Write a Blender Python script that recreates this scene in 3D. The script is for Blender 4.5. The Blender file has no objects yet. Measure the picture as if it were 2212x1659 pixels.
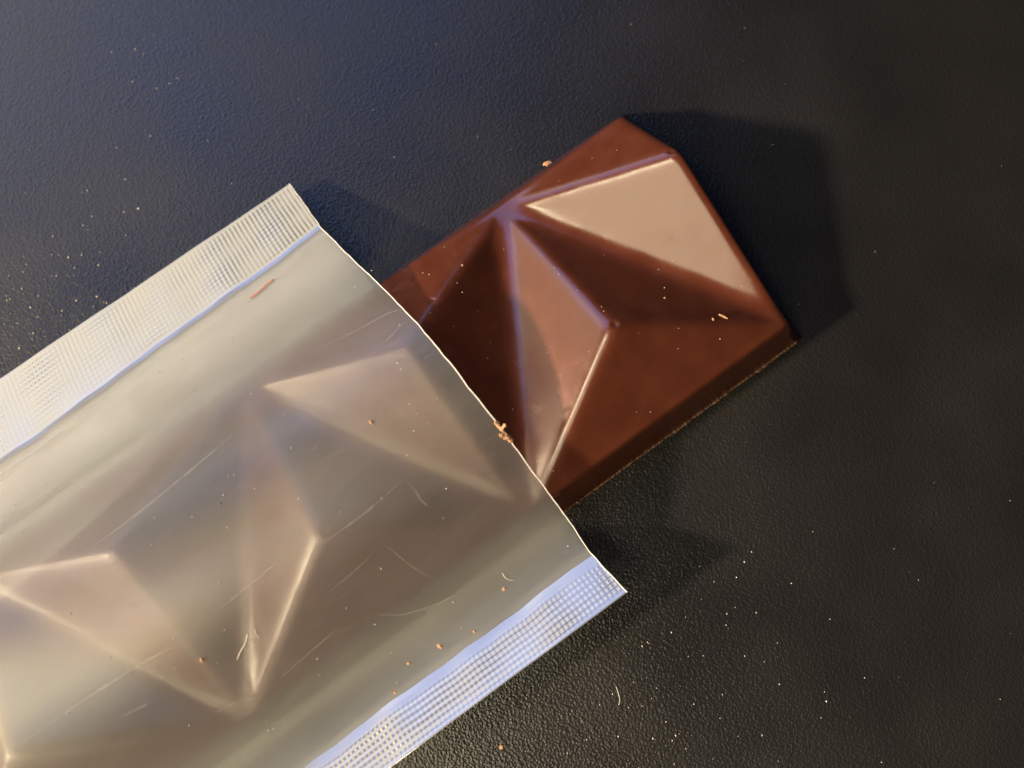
import bpy, math, random
import numpy as np
from mathutils import Vector, Matrix

random.seed(7)
rng = np.random.default_rng(7)
S = 0.028                      # bar width in metres; lengths below are in bar widths ("w")
L = 1.166                      # length of one bar segment, in w
TH = 0.456                     # heading of the bar on the table
TX, TY = -0.587, -0.914        # point of the table the camera aims at
sc = bpy.context.scene
C = sc.collection

# ------------------------------------------------------------------ camera
TAU, ROL, DIST = 0.155, -0.168, 2.94
cam_d = bpy.data.cameras.new('camera')
cam = bpy.data.objects.new('camera', cam_d); C.objects.link(cam)
fw = Vector((0, math.sin(TAU), -math.cos(TAU)))
ri = Vector((1, 0, 0)); up = Vector((0, math.cos(TAU), math.sin(TAU)))
R2 = ri*math.cos(ROL) + up*math.sin(ROL)
U2 = -ri*math.sin(ROL) + up*math.cos(ROL)
m = Matrix((R2, U2, -fw)).transposed().to_4x4()
m.translation = Vector((0, -DIST*math.sin(TAU), DIST*math.cos(TAU)))*S
cam.matrix_world = m
cam_d.sensor_width = 36; cam_d.lens = 36*1667/2212
cam_d.clip_start = 0.002; cam_d.clip_end = 20
cam_d.dof.use_dof = True; cam_d.dof.focus_distance = (DIST-0.22)*S; cam_d.dof.aperture_fstop = 16
sc.camera = cam

# ------------------------------------------------------------------ world, lamps, exposure
wd = bpy.data.worlds.new('World'); sc.world = wd; wd.use_nodes = True
bg = wd.node_tree.nodes['Background']
bg.inputs[0].default_value = (0.85, 0.72, 0.62, 1); bg.inputs[1].default_value = 0.006

def img_dir(ix, iy, iz=1.0):
    """a direction given along the picture's right, the picture's up and the table's normal"""
    r = Vector((R2.x, R2.y, 0)).normalized(); u = Vector((U2.x, U2.y, 0)).normalized()
    return (r*ix + u*iy + Vector((0, 0, iz))).normalized()
def area(name, d, dist, size, power, col, shape='RECTANGLE', size_y=None):
    l = bpy.data.lights.new(name, 'AREA'); l.shape = shape; l.size = size
    if size_y: l.size_y = size_y
    l.energy = power; l.color = col
    o = bpy.data.objects.new(name, l); C.objects.link(o)
    o.location = d*dist; o.rotation_euler = (-d).to_track_quat('-Z', 'Y').to_euler()
    return o
# warm reading lamp, low on the left
area('warm_lamp', img_dir(-0.957, -0.343, 0.58), 0.60, 0.046, 10.5, (1.0, 0.79, 0.53), 'DISK')
# dusk window, up and to the left
area('blue_window', img_dir(-0.60, 0.75, 1.0), 0.90, 0.90, 3.4, (0.25, 0.43, 1.0), 'RECTANGLE', 0.42)
# lamp-lit ceiling behind the photographer
area('lit_ceiling', img_dir(-0.44, -0.62, 1.0), 1.0, 0.56, 6.2, (1.0, 0.84, 0.55), 'RECTANGLE', 0.54)
# round panel added overhead to brighten the highlights on the bar's ridges
area('ridge_highlight_panel', img_dir(-0.48, -0.24, 1.0), 1.0, 0.22, 2.8, (1.0, 0.84, 0.56), 'DISK')
# lamp-lit wall beside the lamp
area('lit_wall', img_dir(-1.62, 0.92, 1.0), 1.0, 0.90, 2.7, (1.0, 0.86, 0.58), 'RECTANGLE', 0.46)

sc.view_settings.view_transform = 'Standard'; sc.view_settings.look = 'None'
sc.view_settings.exposure = 0; sc.view_settings.gamma = 1; sc.view_settings.use_curve_mapping = False
sc.render.engine = 'CYCLES'
sc.cycles.use_denoising = True
sc.cycles.max_bounces = 8; sc.cycles.diffuse_bounces = 3; sc.cycles.glossy_bounces = 3; sc.cycles.transmission_bounces = 5; sc.cycles.transparent_max_bounces = 8
sc.cycles.sample_clamp_indirect = 4.0

# ------------------------------------------------------------------ helpers
UD = np.array([math.cos(TH), math.sin(TH)]); VD = np.array([math.sin(TH), -math.cos(TH)])
def wpos(u, v, z):
    """bar coordinates (u in segments from the bar's end, v across, z up, in w) -> metres"""
    u = np.asarray(u, float)*L; v = np.asarray(v, float); z = np.asarray(z, float)
    x = (u*UD[0] + v*VD[0] - TX)*S; y = (u*UD[1] + v*VD[1] - TY)*S
    return np.stack(np.broadcast_arrays(x, y, z*S), -1)
def make(name, verts, faces, mat, parent=None, smooth=True, normals=None):
    me = bpy.data.meshes.new(name)
    me.from_pydata([tuple(map(float, p)) for p in verts], [], [tuple(map(int, f)) for f in faces])
    me.update()
    if smooth: me.polygons.foreach_set('use_smooth', [True]*len(me.polygons))
    if normals is not None: me.normals_split_custom_set_from_vertices([tuple(map(float, n)) for n in normals])
    me.materials.append(mat)
    o = bpy.data.objects.new(name, me); C.objects.link(o)
    if parent: o.parent = parent
    return o
def grid_faces(nu, nv, flip=False):
    i = np.arange(nu-1)[:, None]*nv + np.arange(nv-1)[None, :]
    f = np.stack([i, i+1, i+nv+1, i+nv], -1).reshape(-1, 4)
    return f[:, ::-1] if flip else f
def set_uv(o, uvs):
    me = o.data; lay = me.uv_layers.new(name='uv')
    li = np.empty(len(me.loops), int); me.loops.foreach_get('vertex_index', li)
    lay.data.foreach_set('uv', np.asarray(uvs, float)[li].ravel())
def tag(o, label=None, cat=None, group=None, kind=None):
    if label: o['label'] = label
    if cat: o['category'] = cat
    if group: o['group'] = group
    if kind: o['kind'] = kind
    return o
def empty(name, loc=(0, 0, 0)):
    o = bpy.data.objects.new(name, None); C.objects.link(o); o.location = loc
    o.empty_display_size = 0.005
    return o
def nodes(name):
    mt = bpy.data.materials.new(name); mt.use_nodes = True
    nt = mt.node_tree; nt.nodes.clear()
    out = nt.nodes.new('ShaderNodeOutputMaterial')
    def N(t, **kw):
        n = nt.nodes.new(t)
        for k, v in kw.items():
            if k.startswith('_'): setattr(n, k[1:], v)
            else: n.inputs[k.replace('__', ' ')].default_value = v
        return n
    def K(a, b): nt.links.new(a, b)
    return mt, nt, out, N, K
def ramp(N, pts):
    r = N('ShaderNodeValToRGB'); e = r.color_ramp.elements
    while len(e) < len(pts): e.new(0.5)
    for el, (p, c) in zip(e, pts):
        el.position = p; el.color = c if isinstance(c, tuple) else (c, c, c, 1)
    return r

# ------------------------------------------------------------------ materials
def mat_table():
    mt, nt, out, N, K = nodes('black_table')
    tc = N('ShaderNodeTexCoord')
    p = N('ShaderNodeBsdfPrincipled', Roughness=0.46, IOR=1.47)
    n1 = N('ShaderNodeTexNoise', Scale=4300, Detail=1.0, Roughness=0.5)
    n2 = N('ShaderNodeTexVoronoi', Scale=3500); n2.feature = 'F1'
    n3 = N('ShaderNodeTexNoise', Scale=60, Detail=2.0)
    for n in (n1, n2, n3): K(tc.outputs['Object'], n.inputs['Vector'])
    mx = N('ShaderNodeMath', _operation='ADD'); K(n1.outputs['Fac'], mx.inputs[0]); K(n2.outputs['Distance'], mx.inputs[1])
    b = N('ShaderNodeBump', Strength=0.4, Distance=0.00009); K(mx.outputs[0], b.inputs['Height']); K(b.outputs[0], p.inputs['Normal'])
    r = ramp(N, [(0.3, (0.0085, 0.0082, 0.0088, 1)), (0.75, (0.0115, 0.011, 0.011, 1))]); K(n3.outputs['Fac'], r.inputs[0]); K(r.outputs[0], p.inputs['Base Color'])
    rr = ramp(N, [(0.3, 0.25), (0.7, 0.38)]); K(n3.outputs['Fac'], rr.inputs[0]); K(rr.outputs[0], p.inputs['Roughness'])
    K(p.outputs[0], out.inputs[0]); return mt
def mat_choc():
    mt, nt, out, N, K = nodes('milk_chocolate')
    tc = N('ShaderNodeTexCoord')
    p = N('ShaderNodeBsdfPrincipled', Roughness=0.4, IOR=1.59)
    n1 = N('ShaderNodeTexNoise', Scale=330, Detail=4.0, Roughness=0.6)
    n4 = N('ShaderNodeTexNoise', Scale=210, Detail=1.0)
    K(tc.outputs['Object'], n4.inputs['Vector'])
    n2 = N('ShaderNodeTexNoise', Scale=900, Detail=3.0)
    n3 = N('ShaderNodeTexNoise', Scale=3200, Detail=2.0)
    for n in (n1, n2, n3): K(tc.outputs['Object'], n.inputs['Vector'])
    r = ramp(N, [(0.30, (0.062, 0.0165, 0.0085, 1)), (0.70, (0.079, 0.0220, 0.0116, 1))]); K(n1.outputs['Fac'], r.inputs[0]); K(r.outputs[0], p.inputs['Base Color'])
    rr = ramp(N, [(0.30, 0.18), (0.50, 0.23), (0.62, 0.26), (0.75, 0.36)]); K(n1.outputs['Fac'], rr.inputs[0]); K(rr.outputs[0], p.inputs['Roughness'])
    ad = N('ShaderNodeMath', _operation='MULTIPLY_ADD'); ad.inputs[1].default_value = 0.25; K(n3.outputs['Fac'], ad.inputs[0]); K(n2.outputs['Fac'], ad.inputs[2])
    b0 = N('ShaderNodeBump', Strength=0.25, Distance=0.0004); K(n4.outputs['Fac'], b0.inputs['Height'])
    b = N('ShaderNodeBump', Strength=0.10, Distance=0.00008); K(ad.outputs[0], b.inputs['Height']); K(b0.outputs[0], b.inputs['Normal']); K(b.outputs[0], p.inputs['Normal'])
    K(p.outputs[0], out.inputs[0]); return mt
def mat_film(name, transp, refr, rough, haze, gloss_rough, gloss=0.16, streaks=True, tint=(0.86, 0.86, 0.84)):
    """thin hazy plastic film: straight and scattered transmission, whitish haze and a soft sheen"""
    mt, nt, out, N, K = nodes(name)
    t = N('ShaderNodeBsdfTransparent', Color=(*tint, 1))
    rf = N('ShaderNodeBsdfRefraction', Color=(*tint, 1), Roughness=rough, IOR=1.25)
    tl = N('ShaderNodeBsdfTranslucent', Color=(0.78, 0.79, 0.78, 1))
    df = N('ShaderNodeBsdfDiffuse', Color=(0.78, 0.79, 0.785, 1))
    gl = N('ShaderNodeBsdfGlossy', Color=(1, 1, 1, 1), Roughness=gloss_rough)
    m1 = N('ShaderNodeMixShader'); m1.inputs[0].default_value = refr/(refr+transp)
    K(t.outputs[0], m1.inputs[1]); K(rf.outputs[0], m1.inputs[2])
    m2 = N('ShaderNodeMixShader'); m2.inputs[0].default_value = 0.5
    K(tl.outputs[0], m2.inputs[1]); K(df.outputs[0], m2.inputs[2])
    m3 = N('ShaderNodeMixShader'); m3.inputs[0].default_value = haze
    K(m1.outputs[0], m3.inputs[1]); K(m2.outputs[0], m3.inputs[2])
    m4 = N('ShaderNodeMixShader'); K(m3.outputs[0], m4.inputs[1]); K(gl.outputs[0], m4.inputs[2])
    lw = N('ShaderNodeLayerWeight', Blend=0.25)
    mm = N('ShaderNodeMath', _operation='MULTIPLY_ADD'); mm.inputs[1].default_value = 0.10; mm.inputs[2].default_value = gloss
    K(lw.outputs['Fresnel'], mm.inputs[0]); K(mm.outputs[0], m4.inputs[0])
    if streaks:
        # faint colours of a thin stretched film
        tcx = N('ShaderNodeUVMap', _uv_map='uv'); mpi = N('ShaderNodeMapping'); mpi.inputs['Scale'].default_value = (1.6, 2.8, 1); K(tcx.outputs[0], mpi.inputs[0])
        ni = N('ShaderNodeTexNoise', Scale=1.0, Detail=1.5); K(mpi.outputs[0], ni.inputs['Vector'])
        ri_ = ramp(N, [(0.30, (0.86, 0.92, 1.0, 1)), (0.42, (0.97, 1.0, 0.92, 1)), (0.52, (1.0, 0.95, 0.88, 1)), (0.62, (0.96, 0.92, 1.0, 1)), (0.72, (0.90, 0.95, 1.0, 1))])
        K(ni.outputs['Fac'], ri_.inputs[0]); K(ri_.outputs[0], gl.inputs['Color'])
        uv = N('ShaderNodeUVMap', _uv_map='uv')
        mp = N('ShaderNodeMapping'); mp.inputs['Scale'].default_value = (9, 260, 1); K(uv.outputs[0], mp.inputs[0])
        mp.inputs['Rotation'].default_value = (0, 0, 0.02)
        ns = N('ShaderNodeTexNoise', Scale=1.0, Detail=4.0, Roughness=0.65); K(mp.outputs[0], ns.inputs['Vector'])
        mp2 = N('ShaderNodeMapping'); mp2.inputs['Scale'].default_value = (3, 7, 1); K(uv.outputs[0], mp2.inputs[0])
        nb = N('ShaderNodeTexNoise', Scale=1.0, Detail=3.0); K(mp2.outputs[0], nb.inputs['Vector'])
        hz = ramp(N, [(0.40, haze*0.85), (0.62, haze*1.05), (0.80, min(1, haze*2.2))]); K(ns.outputs['Fac'], hz.inputs[0])
        md = N('ShaderNodeMath', _operation='MULTIPLY'); K(hz.outputs[0], md.inputs[0])
        rb = ramp(N, [(0.3, 0.8), (0.7, 1.15)]); K(nb.outputs['Fac'], rb.inputs[0]); K(rb.outputs[0], md.inputs[1])
        # extra haze beside the upper seal paints in the bright lit band of film
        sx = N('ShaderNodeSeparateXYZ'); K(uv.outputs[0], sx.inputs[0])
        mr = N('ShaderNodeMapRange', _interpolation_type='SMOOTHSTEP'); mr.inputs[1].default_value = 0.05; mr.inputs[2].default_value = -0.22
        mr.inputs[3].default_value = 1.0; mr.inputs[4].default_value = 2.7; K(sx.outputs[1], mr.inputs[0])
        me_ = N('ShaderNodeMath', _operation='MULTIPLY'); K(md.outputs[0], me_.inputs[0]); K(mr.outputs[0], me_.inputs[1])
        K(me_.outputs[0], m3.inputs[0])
        b = N('ShaderNodeBump', Strength=0.25, Distance=0.00003); K(ns.outputs['Fac'], b.inputs['Height'])
        K(b.outputs[0], gl.inputs['Normal'])
    K(m4.outputs[0], out.inputs[0]); return mt
def mat_plain(name, col, rough=0.6, var=0.25, scale=4000):
    mt, nt, out, N, K = nodes(name)
    tc = N('ShaderNodeTexCoord'); n = N('ShaderNodeTexNoise', Scale=scale, Detail=2.0); K(tc.outputs['Object'], n.inputs['Vector'])
    r = ramp(N, [(0.3, tuple(c*(1-var) for c in col)+(1,)), (0.7, tuple(min(1, c*(1+var)) for c in col)+(1,))])
    K(n.outputs['Fac'], r.inputs[0])
    p = N('ShaderNodeBsdfPrincipled', Roughness=rough); K(r.outputs[0], p.inputs['Base Color'])
    K(p.outputs[0], out.inputs[0]); return mt
M_TABLE = mat_table(); M_CHOC = mat_choc()
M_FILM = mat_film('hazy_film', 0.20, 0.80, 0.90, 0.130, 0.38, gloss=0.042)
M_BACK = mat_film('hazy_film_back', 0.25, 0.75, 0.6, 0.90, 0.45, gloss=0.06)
M_SEAL = mat_film('sealed_film', 0.15, 0.85, 0.5, 0.34, 0.22, gloss=0.20, streaks=False, tint=(0.42, 0.42, 0.40))
M_EDGE = mat_plain('cut_film_edge', (0.62, 0.60, 0.54), 0.35)
M_FLASH = mat_plain('chocolate_flash', (0.11, 0.05, 0.025), 0.5)
M_CRUMB = mat_plain('chocolate_crumb', (0.36, 0.20, 0.105), 0.6)
M_DUST = mat_plain('dust', (0.55, 0.52, 0.47), 0.35)
M_FIBRE = mat_plain('pale_fibre', (0.45, 0.42, 0.37), 0.5)
M_RED = mat_plain('red_fibre', (0.45, 0.16, 0.11), 0.6)
def mat_scratch():
    mt, nt, out, N, K = nodes('scratch')
    t = N('ShaderNodeBsdfTransparent'); d = N('ShaderNodeBsdfDiffuse', Color=(0.85, 0.82, 0.76, 1))
    mx = N('ShaderNodeMixShader'); tc = N('ShaderNodeTexCoord')
    n = N('ShaderNodeTexNoise', Scale=1400, Detail=3.0); K(tc.outputs['Object'], n.inputs['Vector'])
    r = ramp(N, [(0.30, 0.01), (0.75, 0.10)]); K(n.outputs['Fac'], r.inputs[0]); K(r.outputs[0], mx.inputs[0])
    K(t.outputs[0], mx.inputs[1]); K(d.outputs[0], mx.inputs[2]); K(mx.outputs[0], out.inputs[0]); return mt
M_SCRATCH = mat_scratch()

# ------------------------------------------------------------------ table
h = 0.6
tb = make('table', [(-h, -h, 0), (h, -h, 0), (h, h, 0), (-h, h, 0)], [(0, 1, 2, 3)], M_TABLE, smooth=False)
tag(tb, 'black finely grained table top', None, None, 'structure')

# ------------------------------------------------------------------ chocolate bar
E0, HN, HK, HM = 0.19, 0.388, 0.400, 0.150
VN, UK, VK, VM = 0.30, 0.507, 0.655, 0.015
BASE = 0.008
def tri_height(u, v):
    """faceted relief of one segment, u in 0..1 (1 = towards the bar's free end)"""
    P = {'A': (1, 0, E0-.005), 'B': (1, 1, E0), 'Cc': (0, 1, E0), 'D': (0, 0, E0-.005), 'M': (.5, VM, HM), 'N': (1, VN, HN), 'O': (0, VN, HN),
         'K': (UK, VK, HK), 'm': (.5, -.01, HM), 'a': (1, -.01, E0-.01), 'd': (0, -.01, E0-.01)}
    T = ['ANM', 'MNB', 'MBK', 'MKCc', 'KBCc', 'MCcO', 'MOD', 'maA', 'mAM', 'mMD', 'mDd']
    z = np.full(u.shape, -1.0)
    for t in T:
        k = []; i = 0
        while i < len(t):
            if t[i:i+2] == 'Cc': k.append('Cc'); i += 2
            else: k.append(t[i]); i += 1
        (x0, y0, z0), (x1, y1, z1), (x2, y2, z2) = (P[q] for q in k)
        den = (y1-y2)*(x0-x2) + (x2-x1)*(y0-y2)
        a = ((y1-y2)*(u-x2) + (x2-x1)*(v-y2))/den; b = ((y2-y0)*(u-x2) + (x0-x2)*(v-y2))/den; c = 1-a-b
        ins = (a >= -1e-6) & (b >= -1e-6) & (c >= -1e-6)
        z = np.where(ins & (z < 0), a*z0 + b*z1 + c*z2, z)
    return z
NSEG, RU, RV = 3, 150, 128
du = 1.0/RU; dv = 1.0/RV
uu = np.arange(-NSEG*RU, 1)*du; vv = np.arange(0, RV+1)*dv
gu, gv = np.meshgrid(uu, vv, indexing='ij')
fu = gu - np.floor(gu); fu = np.where(gu >= -1e-9, 1.0, fu)
Z = tri_height(fu, gv)
def blur(a, s_u, s_v):
    for ax, s in ((0, s_u), (1, s_v)):
        r = max(1, int(s*3.5)); k = np.exp(-0.5*(np.arange(-r, r+1)/s)**2); k /= k.sum()
        pad = [(0, 0), (0, 0)]; pad[ax] = (r, r)
        b = np.pad(a, pad, mode='edge')
        a = np.apply_along_axis(lambda q: np.convolve(q, k, 'valid'), ax, b)
    return a
su = L*du                                  # grid step in w along u
Zs = blur(Z, 0.021/su, 0.021/dv); Zb = blur(Z, 0.033/su, 0.033/dv)
Z = np.maximum(Zs, Zb)
# rounded shoulders towards the outer edges
def shoulder(d, r=0.022):
    t = np.clip(d/r, 0, 1); return -r*0.75*(1-np.sqrt(np.clip(1-(1-t)**2, 0, 1)))
Z = Z + shoulder(gv, .016) + shoulder(1-gv, .020) + shoulder(-gu*L, .046)
# small air-bubble dimples on the peaks
def dimple(u0, v0, r, d):
    global Z
    q = np.hypot((gu-u0)*L, gv-v0)/r
    Z = Z - d*np.exp(-q**2*1.6) + d*0.25*np.exp(-((q-1.15)/0.30)**2)
dimple(-1+UK+.012, VK-.003, .016, .006); dimple(-.024, VN-.028, .015, .006); dimple(-2+UK+.01, VK, .016, .006)
dimple(-.862, .200, .007, .008)
Z = Z + 0.0012*blur(rng.normal(size=Z.shape), 9, 9)*9
def bar_normal(Z):
    zu = np.gradient(Z, su, axis=0); zv = np.gradient(Z, dv, axis=1)
    n = np.stack([-(zu*UD[0]+zv*VD[0]), -(zu*UD[1]+zv*VD[1]), np.ones_like(Z)], -1)
    return n/np.linalg.norm(n, axis=-1, keepdims=True)
NZ = bar_normal(Z)
bar = empty('chocolate_bar', wpos(0, 0.5, 0)); bar_loc = np.array(bar.location)
DR = 0.066
def out_dir(u, v, end):
    return None
for k in range(NSEG):
    i1 = Z.shape[0]-1-k*RU; i0 = i1-RU
    su_, sv_, sz_, sn_ = gu[i0:i1+1], gv[i0:i1+1], Z[i0:i1+1], NZ[i0:i1+1]
    V = [wpos(su_, sv_, sz_).reshape(-1, 3)]; NN = [sn_.reshape(-1, 3)]
    F = [grid_faces(RU+1, RV+1)]
    nu, nv = RU+1, RV+1
    # wall path: along v=0 side, the end (first segment only), along v=1 side
    idx = np.arange(nu*nv).reshape(nu, nv)
    side0 = list(idx[:, 0]); side1 = list(idx[::-1, nv-1]); end = list(idx[nu-1, 1:-1])
    paths = [side0 + end + side1] if k == 0 else [side0, side1]
    base_n = nu*nv
    for pth in paths:
        pth = np.array(pth); n = len(pth)
        pu = su_.reshape(-1)[pth]; pv = sv_.reshape(-1)[pth]; pz = sz_.reshape(-1)[pth]
        ou = np.where(pu >= -1e-9, 1.0, 0.0)*(k == 0); ov = np.where(pv <= 1e-9, -1.0, np.where(pv >= 1-1e-9, 1.0, 0.0))
        ln = np.hypot(ou, ov)
        zl = E0 - 0.02
        rings = []
        for f_ in (0.0, 0.06, 0.2, 0.5, 0.8, 0.95, 1.0):
            off = DR*(f_ if f_ < 1 else 0.97)
            rz = pz*(1-f_) + BASE*f_
            rings.append(wpos(pu + ou*off/L, pv + ov*off, rz))
        on = np.stack([(ou*UD[0]+ov*VD[0])/ln, (ou*UD[1]+ov*VD[1])/ln, np.full(n, 0.36)], -1); on /= np.linalg.norm(on, axis=1, keepdims=True)
        topn = sn_.reshape(-1, 3)[pth]
        for q, r in enumerate(rings):
            V.append(r)
            t = (0.45, 0.85, 1, 1, 1, 1, 1)[q]
            nn = topn*(1-t) + on*t; NN.append(nn/np.linalg.norm(nn, axis=1, keepdims=True))
        for q in range(len(rings)-1):
            a = base_n + q*n + np.arange(n-1)
            F.append(np.stack([a, a+1, a+n+1, a+n], -1))
        base_n += n*len(rings)
    V = np.concatenate(V) - bar_loc; NN = np.concatenate(NN); F = np.concatenate(F)
    make('segment', V, F, M_CHOC, bar, True, NN)
# ragged flash left by the mould along the foot of the bar
def flash(pts, outv, amp):
    n = len(pts); a = np.abs(blur(rng.normal(size=(n, 1)), 5.0, .1)[:, 0])*amp*1.5 + 0.001
    a += (blur((rng.random((n, 1)) > .985)*1.0, 1.5, .1)[:, 0])*amp*2.5
    p0 = np.array([wpos(p[0]-outv[0]*.02/L, p[1]-outv[1]*.02, BASE+.002) for p in pts]); p1 = np.array([wpos(p[0]+outv[0]*d/L, p[1]+outv[1]*d, BASE+.004+abs(rng.normal())*.004) for p, d in zip(pts, a)])
    p2 = p1 - np.array([0, 0, .003*S]); V = np.concatenate([p0, p1, p2]) - bar_loc
    i = np.arange(n-1); F = np.concatenate([np.stack([i, i+1, i+n+1, i+n], -1), np.stack([i+n, i+n+1, i+2*n+1, i+2*n], -1)])
    make('mould_flash', V, F, M_FLASH, bar, False)
flash([(-1.0+x*1.035, 1+DR) for x in np.linspace(0, 1, 260)], (0, 1), .006)
tag(bar, 'brown milk chocolate bar with triangular facets sticking out of clear wrapper', 'chocolate bar')

# ------------------------------------------------------------------ wrapper
PV = [-.579, -.325, -.305, -.285, -.26, -.02, .20, .28, .45, .66, .85, 1.05, 1.21, 1.235, 1.39]
PZ = [.072, .161, .162, .162, .171, .259, .372, .408, .432, .424, .345, .255, .178, .172, .252]
MOUTH = [(-0.579,-1.010),(-0.493,-1.009),(-0.407,-1.008),(-0.322,-1.007),(-0.236,-0.998),(-0.150,-0.987),(-0.065,-0.976),(0.021,-0.964),(0.107,-0.954),(0.193,-0.946),(0.278,-0.937),(0.364,-0.932),(0.450,-0.928),(0.535,-0.926),(0.621,-0.923),(0.707,-0.916),(0.792,-0.916),(0.878,-0.915),(0.964,-0.914),(1.050,-0.912),(1.135,-0.912),(1.221,-0.914),(1.307,-0.906),(1.392,-0.897)]
mv, mu = np.array(MOUTH).T
_vs = np.linspace(-.7, 1.5, 881); _zs = np.interp(_vs, PV, PZ)
_k = np.exp(-0.5*(np.arange(-70, 71)/26.0)**2); _k /= _k.sum()
_z1 = np.convolve(np.pad(_zs, 70, mode='edge'), _k, 'valid')
_w = np.clip((_vs+.28)/.06, 0, 1)*np.clip((1.20-_vs)/.06, 0, 1)     # creases at both seals stay crisp
_zs = _zs*(1-_w) + _z1*_w
UEND = -2.98
def film_z(u, v):
    z = np.interp(v, _vs, _zs)
    w = np.clip((v+.30)/.3, 0, 1)*np.clip((1.22-v)/.3, 0, 1)
    z = z + w*(0.0010*np.sin(u*3.1+v*2.0) + 0.0005*np.sin(u*5.3-v*4+1.0)) + 0.002*np.sin(u*2.6+.6)*np.clip((-.3-v)/.1, 0, 1)
    z = z + np.clip((v-1.1)/.25, 0, 1)*(-0.05*np.clip(-u-.95, 0, 2)/2.0)
    return z
def back_z(u, v):
    return np.minimum(film_z(u, v)-0.004, np.interp(v, [-.31, -.22, -.12, -.08, 1.08, 1.12, 1.235], [.140, .070, .008, .0035, .0035, .012, .166]))
def sheet(name, v0, v1, nv, nu, zfun, mat, parent, extra=None):
    v = np.linspace(v0, v1, nv); um = np.interp(v, mv, mu)
    t = np.linspace(0, 1, nu)
    U = um[None, :] + (UEND-um)[None, :]*t[:, None]; Vv = np.broadcast_to(v[None, :], U.shape)
    z = zfun(U, Vv)
    if extra is not None: z = z + extra(U, Vv)
    wv = np.clip((Vv+.579)/.26, 0, 1)*np.clip(-Vv/.28, 0, 1)
    wob = .0026*np.sin(U*9.1+.7) + .0016*np.sin(U*21.3+2.0) + .0010*np.sin(U*47+.3)
    we = np.clip((Vv-1.10)/.135, 0, 1)*np.clip((1.392-Vv)/.10, 0, 1)
    t_ = np.clip((-U-.90)/.12, 0, 1)
    z = z + t_*np.clip((-.25-Vv)/.1, 0, 1)*(.0018*np.sin(U*13+1.1)+.0009*np.sin(U*31)) + t_*np.clip((Vv-1.2)/.05, 0, 1)*(.0017*np.sin(U*11+.4)+.0008*np.sin(U*27+1))
    P = wpos(U, Vv + wv*(.055*np.clip((-U-1)/1.26, 0, 2) + wob*t_) + we*wob*t_, z).reshape(-1, 3) - wr_loc
    o = make(name, P, grid_faces(nu, nv), mat, parent)
    set_uv(o, np.stack([U.ravel(), Vv.ravel()], -1)); return o
wr = empty('wrapper', wpos(-1.8, .5, 0)); wr_loc = np.array(wr.location)
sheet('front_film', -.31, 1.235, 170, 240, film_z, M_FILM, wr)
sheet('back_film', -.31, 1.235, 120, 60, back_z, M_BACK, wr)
PITCH = 0.0180
def emboss(vlo, vhi, amp, ph, au=.62, av=.25, am=.55):
    def f(U, V):
        k = 2*math.pi/PITCH
        w = np.clip((V-vlo)/.012, 0, 1)*np.clip((vhi-V)/.012, 0, 1)
        md = 0.5+0.5*np.sin(U*L*2*math.pi/0.26+V*9+ph)
        amp_ = amp*(1+.35*np.sin(U*17+V*23+ph)*np.sin(U*6.1-V*31+1))
        return w*amp_*(au*np.sin(k*U*L+.15*np.sin(V*60)) + (av+am*md)*np.sin(k*V))
    return f
o = sheet('seal_strip', -.579, -.31, 100, 860, film_z, M_SEAL, wr, emboss(-.572, -.328, .00065, 0.0, .80, .15, .30)); o['label'] = 'yellowish embossed seal strip'
o = sheet('seal_strip', 1.235, 1.392, 72, 860, film_z, M_SEAL, wr, emboss(1.262, 1.386, .0009, 1.6, .56, .52, .20)); o['label'] = 'bluish embossed seal strip'
# cut edge: a thin rounded bead along the mouth
v = np.linspace(-.579, 1.392, 200); um = np.interp(v, mv, mu); um = um + .0014*blur(rng.normal(size=(200, 1)), 1.2, .1)[:, 0]
def bead(name, uu_, vv_, zz_, r, mat, parent, loc):
    P = wpos(uu_, vv_, zz_); n = len(P); ring = 6; V = []
    T = np.gradient(P, axis=0); T /= np.linalg.norm(T, axis=1, keepdims=True)
    for p, t in zip(P, T):
        s = np.cross(t, [0, 0, 1]); s /= np.linalg.norm(s)+1e-12; w = np.cross(s, t)
        for q in range(ring):
            a = 2*math.pi*q/ring; V.append(p + (s*math.cos(a)+w*math.sin(a))*r*S)
    F = [(i*ring+q, i*ring+(q+1) % ring, (i+1)*ring+(q+1) % ring, (i+1)*ring+q) for i in range(n-1) for q in range(ring)]
    return make(name, np.array(V)-loc, F, mat, parent)
bead('cut_edge', um, v, film_z(um, v), .0021, M_EDGE, wr, wr_loc)
# scratches in the film
SCR = [[(-2.061,0.259),(-1.876,0.251),(-1.685,0.23),(-1.52,0.207)],[(-1.514,0.683),(-1.361,0.685),(-1.208,0.667)],[(-1.216,0.678),(-1.211,0.719),(-1.216,0.751),(-1.206,0.797)],[(-1.521,0.951),(-1.455,1.019),(-1.338,1.064),(-1.185,1.08)],[(-1.373,0.775),(-1.344,0.923),(-1.306,1.014)],[(-2.515,0.645),(-2.227,0.648),(-2.044,0.663),(-1.952,0.68)],[(-1.835,0.95),(-1.7,0.936),(-1.601,0.928)],[(-1.193,1.015),(-1.156,1.009),(-1.13,0.993)],[(-2.2,0.757),(-2.108,0.775)],[(-1.271,0.107),(-1.11,0.149),(-0.972,0.168),(-0.94,0.204)],[(-1.101,0.267),(-1.01,0.245),(-0.936,0.227)],[(-2.068,0.91),(-1.943,0.929),(-1.86,0.987)],[(-1.591,0.821),(-1.492,0.813),(-1.398,0.801)],[(-1.852,0.666),(-1.695,0.656),(-1.564,0.641)]]
SW = [.014,.012,.018,.012,.010,.016,.010,.008,.012,.010,.008,.010,.008,.012]
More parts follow.
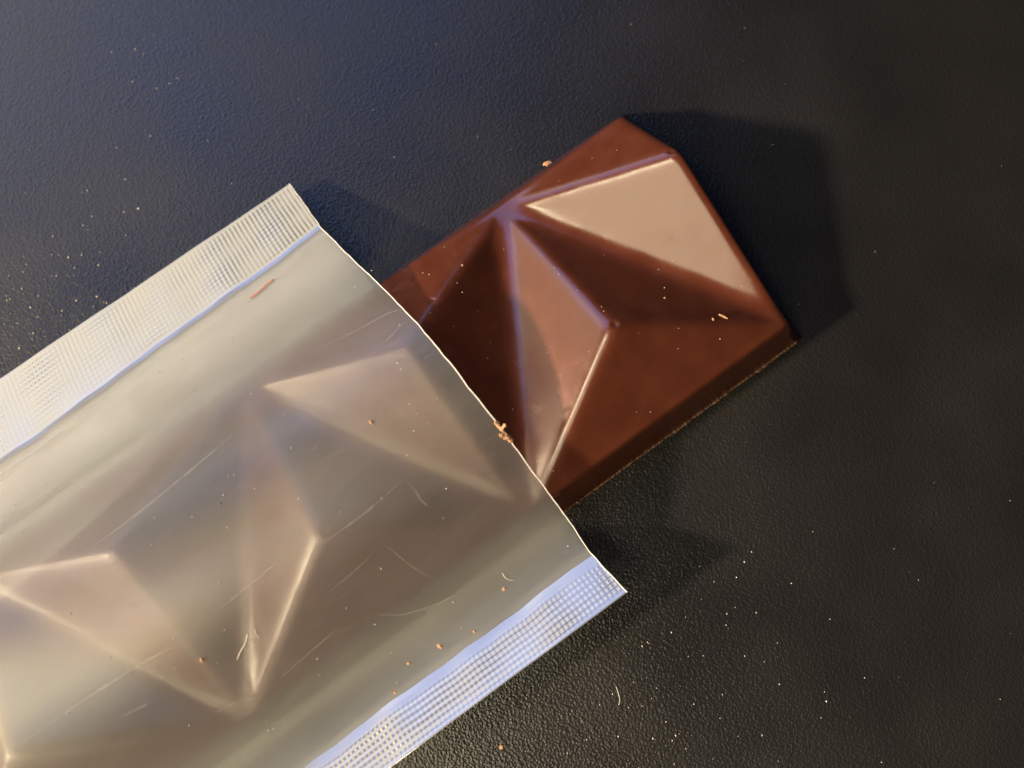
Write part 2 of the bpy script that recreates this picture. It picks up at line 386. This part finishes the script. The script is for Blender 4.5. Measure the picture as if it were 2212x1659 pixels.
def scratch(pts, w):
    p = np.array(pts); t = np.linspace(0, len(p)-1, 50); u = np.interp(t, range(len(p)), p[:, 0]); v = np.interp(t, range(len(p)), p[:, 1])
    u = blur(u[:, None], 4, .1)[:, 0]; v = blur(v[:, None], 4, .1)[:, 0]
    du_ = np.gradient(u)*L; dv_ = np.gradient(v); ln = np.hypot(du_, dv_)
    ww = w*np.sin(np.linspace(.05, math.pi-.05, 50))*(0.6+0.8*rng.random(50))*.24
    a = (u - dv_/ln*ww/L, v + du_/ln*ww); b = (u + dv_/ln*ww/L, v - du_/ln*ww)
    V = np.concatenate([wpos(*a, film_z(*a)+.0025), wpos(*b, film_z(*b)+.0025)]) - wr_loc
    i = np.arange(49); make('scratch', V, np.stack([i, i+1, i+51, i+50], -1), M_SCRATCH, wr)
for s_, w_ in zip(SCR, SW): scratch(s_, w_)
tag(wr, 'clear hazy plastic wrapper with embossed edge seals, open end over chocolate bar', 'wrapper')

# ------------------------------------------------------------------ crumbs, fibres, dust
def crumb(u, v, z, size, stretch=1.0, mat=None, label='', group=None):
    import bmesh
    bm = bmesh.new(); bmesh.ops.create_icosphere(bm, subdivisions=2, radius=1.0)
    a = random.uniform(0, 6.28)
    for q in bm.verts:
        d = 0.75 + 0.45*random.random()
        q.co = Vector((q.co.x*d*stretch, q.co.y*d, q.co.z*d*0.7))
    size *= 0.8
    rot = Matrix.Rotation(a, 3, 'Z'); s = size*S
    for q in bm.verts: q.co = rot @ q.co * s
    me = bpy.data.meshes.new('chocolate_crumb'); bm.to_mesh(me); bm.free(); me.materials.append(mat or M_CRUMB)
    o = bpy.data.objects.new('chocolate_crumb', me); C.objects.link(o)
    o.location = wpos(u, v, z + size*0.6)
    tag(o, label, 'crumb', group); return o
def fz(u, v): return float(film_z(np.array(u), np.array(v)))
crumb(-1.202, .456, fz(-1.202, .456), .0085, 1.2, label='orange-brown crumb alone on the middle of the film')
crumb(-1.18, 1.147, fz(-1.18, 1.147), .0070, 1.2, label='orange crumb on film nearest the mouth, above bluish seal strip')
crumb(-1.427, 1.177, fz(-1.427, 1.177), .0080, 1.9, label='elongated curled orange crumb on film beside bluish seal strip')
crumb(-1.526, 1.16, fz(-1.526, 1.16), .0070, 1.3, label='round orange crumb on film left of the elongated crumb')
crumb(-1.324, 1.206, fz(-1.324, 1.206), .0065, 1.2, label='pinkish crumb touching the upper border of bluish seal strip')
crumb(-1.612, 1.213, fz(-1.612, 1.213), .0060, 1.2, label='lowest orange crumb on the border of bluish seal strip')
crumb(-1.944, .759, fz(-1.944, .759), .0070, 1.2, label='tan crumb on film between two facet shapes, lower left')
crumb(-1.475, 1.6, 0, .0085, 1.1, label='pale pinkish crumb on black table below bluish seal strip')
# cluster of flakes caught on the cut edge of the film
fl = empty('chocolate_flakes', wpos(-.917, .73, fz(-.917, .73))); fl_loc = np.array(fl.location)
def flake(p0, p1, r):
    t = np.linspace(0, 1, 7); u = p0[0]+(p1[0]-p0[0])*t; v_ = p0[1]+(p1[1]-p0[1])*t; z = p0[2]+(p1[2]-p0[2])*t
    P = wpos(u, v_, z); V = []; ring = 6
    T = P[-1]-P[0]; T /= np.linalg.norm(T); s_ = np.cross(T, [0, 0, 1.0]); s_ /= np.linalg.norm(s_); w_ = np.cross(s_, T)
    for i_, p in enumerate(P):
        for q in range(ring):
            a = 2*math.pi*q/ring; rr = r*S*(0.55+0.8*random.random())*(0.45 if i_ in (0, 6) else 1)
            V.append(p+(s_*math.cos(a)+w_*math.sin(a))*rr)
    F = [(i*ring+q, i*ring+(q+1) % ring, (i+1)*ring+(q+1) % ring, (i+1)*ring+q) for i in range(6) for q in range(ring)]
    F += [tuple(range(ring)), tuple(6*ring+q for q in range(ring))]
    make('flake', np.array(V)-fl_loc, F, M_CRUMB, fl, False)
zz = fz(-.917, .73)
flake((-.921, .685, zz+.014), (-.919, .728, zz+.006), .0075); flake((-.922, .722, zz+.004), (-.902, .716, zz+.030), .0060)
flake((-.920, .728, zz+.003), (-.914, .775, zz-.012), .0075); flake((-.934, .730, zz+.004), (-.922, .738, zz+.004), .0070)
flake((-.930, .748, zz-.001), (-.914, .756, zz+.002), .0060)
tag(fl, 'cluster of orange chocolate flakes caught on the cut edge of wrapper', 'flakes')
# bits on the bar
def bar_z(u, v):
    i = int(round((u-uu[0])/du)); j = int(round(v/dv)); i = min(max(i, 0), Z.shape[0]-1); j = min(max(j, 0), RV); return float(Z[i, j])
for (u, v, s, st, lb) in [(-.178, .836, .006, 3.4, 'long pale shaving in the dark valley near the right corner of bar'),
                          (-.213, .825, .005, 1.6, 'small pale shaving beside the long one in dark valley of bar'),
                          (-.287, .664, .005, 1.2, 'tiny pale crumb in the middle of dark valley of bar'),
                          (-.728, .731, .0035, 1.0, 'pale dot on the lighter brown facet of bar facing the lamp'),
                          (-.56, .927, .0035, 1.0, 'pale dot on the red-brown facet near lower side of bar'),
                          (-.721, .143, .0050, 1.3, 'pale crumb on upper left facet of bar, near the dark valley')]:
    crumb(u, v, bar_z(u, v)-.002, s, st, M_CRUMB, lb)
crumb(-.300, -.012, .175, .011, 2.0, M_CRUMB, 'pale flake stuck to the upper left edge of bar')
def fibre(pts, r, zf_, mat, label):
    p = np.array(pts); t = np.linspace(0, len(p)-1, 30)
    u = blur(np.interp(t, range(len(p)), p[:, 0])[:, None], 3, .1)[:, 0]; v_ = blur(np.interp(t, range(len(p)), p[:, 1])[:, None], 3, .1)[:, 0]
    loc = wpos(u[0], v_[0], 0); o = bead('fibre', u, v_, zf_(u, v_)+r*1.1, r, mat, None, loc); o.location = loc
    tag(o, label, 'fibre'); return o
fibre([(-1.323,-.232),(-1.279,-.233),(-1.245,-.243),(-1.218,-.242)], .0030, film_z, M_RED, 'short red fibre on the cream band of film beside seal strip')
fibre([(-1.875,.824),(-1.853,.807),(-1.828,.797),(-1.805,.774)], .0016, film_z, M_FIBRE, 'longer pale curled fibre on film, lower left')
fibre([(-1.79,.812),(-1.792,.792),(-1.783,.777)], .0015, film_z, M_FIBRE, 'shorter pale hooked fibre on film beside the longer one')
fibre([(-1.155,1.097),(-1.159,1.117),(-1.153,1.134),(-1.142,1.143)], .0015, film_z, M_FIBRE, 'pale hook-shaped fibre on film near the mouth, above bluish seal strip')
fibre([(-1.084,1.667),(-1.092,1.695),(-1.099,1.717),(-1.113,1.728)], .0012, lambda a, b: 0*a, M_FIBRE, 'thin pale fibre lying on black table below wrapper')
# fine dust, too many specks to count
ICO_V = np.array([(1, 0, 0), (-1, 0, 0), (0, 1, 0), (0, -1, 0), (0, 0, 1), (0, 0, -1)], float)
ICO_F = np.array([(0, 2, 4), (2, 1, 4), (1, 3, 4), (3, 0, 4), (2, 0, 5), (1, 2, 5), (3, 1, 5), (0, 3, 5)])
def dust(name, pts, sizes, label):
    V = []; F = []
    for (p, s_) in zip(pts, sizes):
        F.append(ICO_F + 6*len(V)); V.append(p + ICO_V*s_*S*rng.uniform(.6, 1.3, (6, 3)) + np.array([0, 0, s_*S*.5]))
    o = make(name, np.concatenate(V), np.concatenate(F), M_DUST, None, False); tag(o, label, 'dust', None, 'stuff')
pts = []; sz = []
def spread(n, uc, vc, su_, sv_, lo, hi):
    for _ in range(n):
        u = rng.normal(uc, su_); v_ = rng.normal(vc, sv_)
        if -.62 < v_ < 1.42 and u < -.85: continue
        if -.12 < v_ < 1.12 and -1 < u < .1: continue
        pts.append(wpos(u, v_, 0)); sz.append(rng.uniform(lo, hi))
spread(90, -1.95, -.85, .22, .16, .0018, .0050); spread(110, -1.05, 1.85, .35, .22, .0014, .0036)
spread(16, -1.15, -1.4, .12, .14, .0015, .0042); spread(14, -1.5, -1.0, .3, .2, .0012, .0035); spread(34, -.3, 1.7, .8, .7, .0008, .0020); spread(22, .2, -.4, .8, .6, .0008, .0020)
dust('table_dust', pts, sz, 'fine pale dust specks scattered on black table')
pts = []; sz = []
for _ in range(170):
    v_ = rng.uniform(-.2, 1.2); u = rng.uniform(-2.6, -.95); pts.append(wpos(u, v_, fz(u, v_))); sz.append(rng.uniform(.0012, .0032))
dust('film_dust', pts, sz, 'fine pale dust specks on the clear film of wrapper')
pts = []; sz = []
for _ in range(45):
    v_ = rng.uniform(.02, .98); u = rng.uniform(-.9, -.02); pts.append(wpos(u, v_, bar_z(u, v_)-.001)); sz.append(rng.uniform(.0010, .0026))
dust('bar_dust', pts, sz, 'fine pale specks on the bare end of chocolate bar')
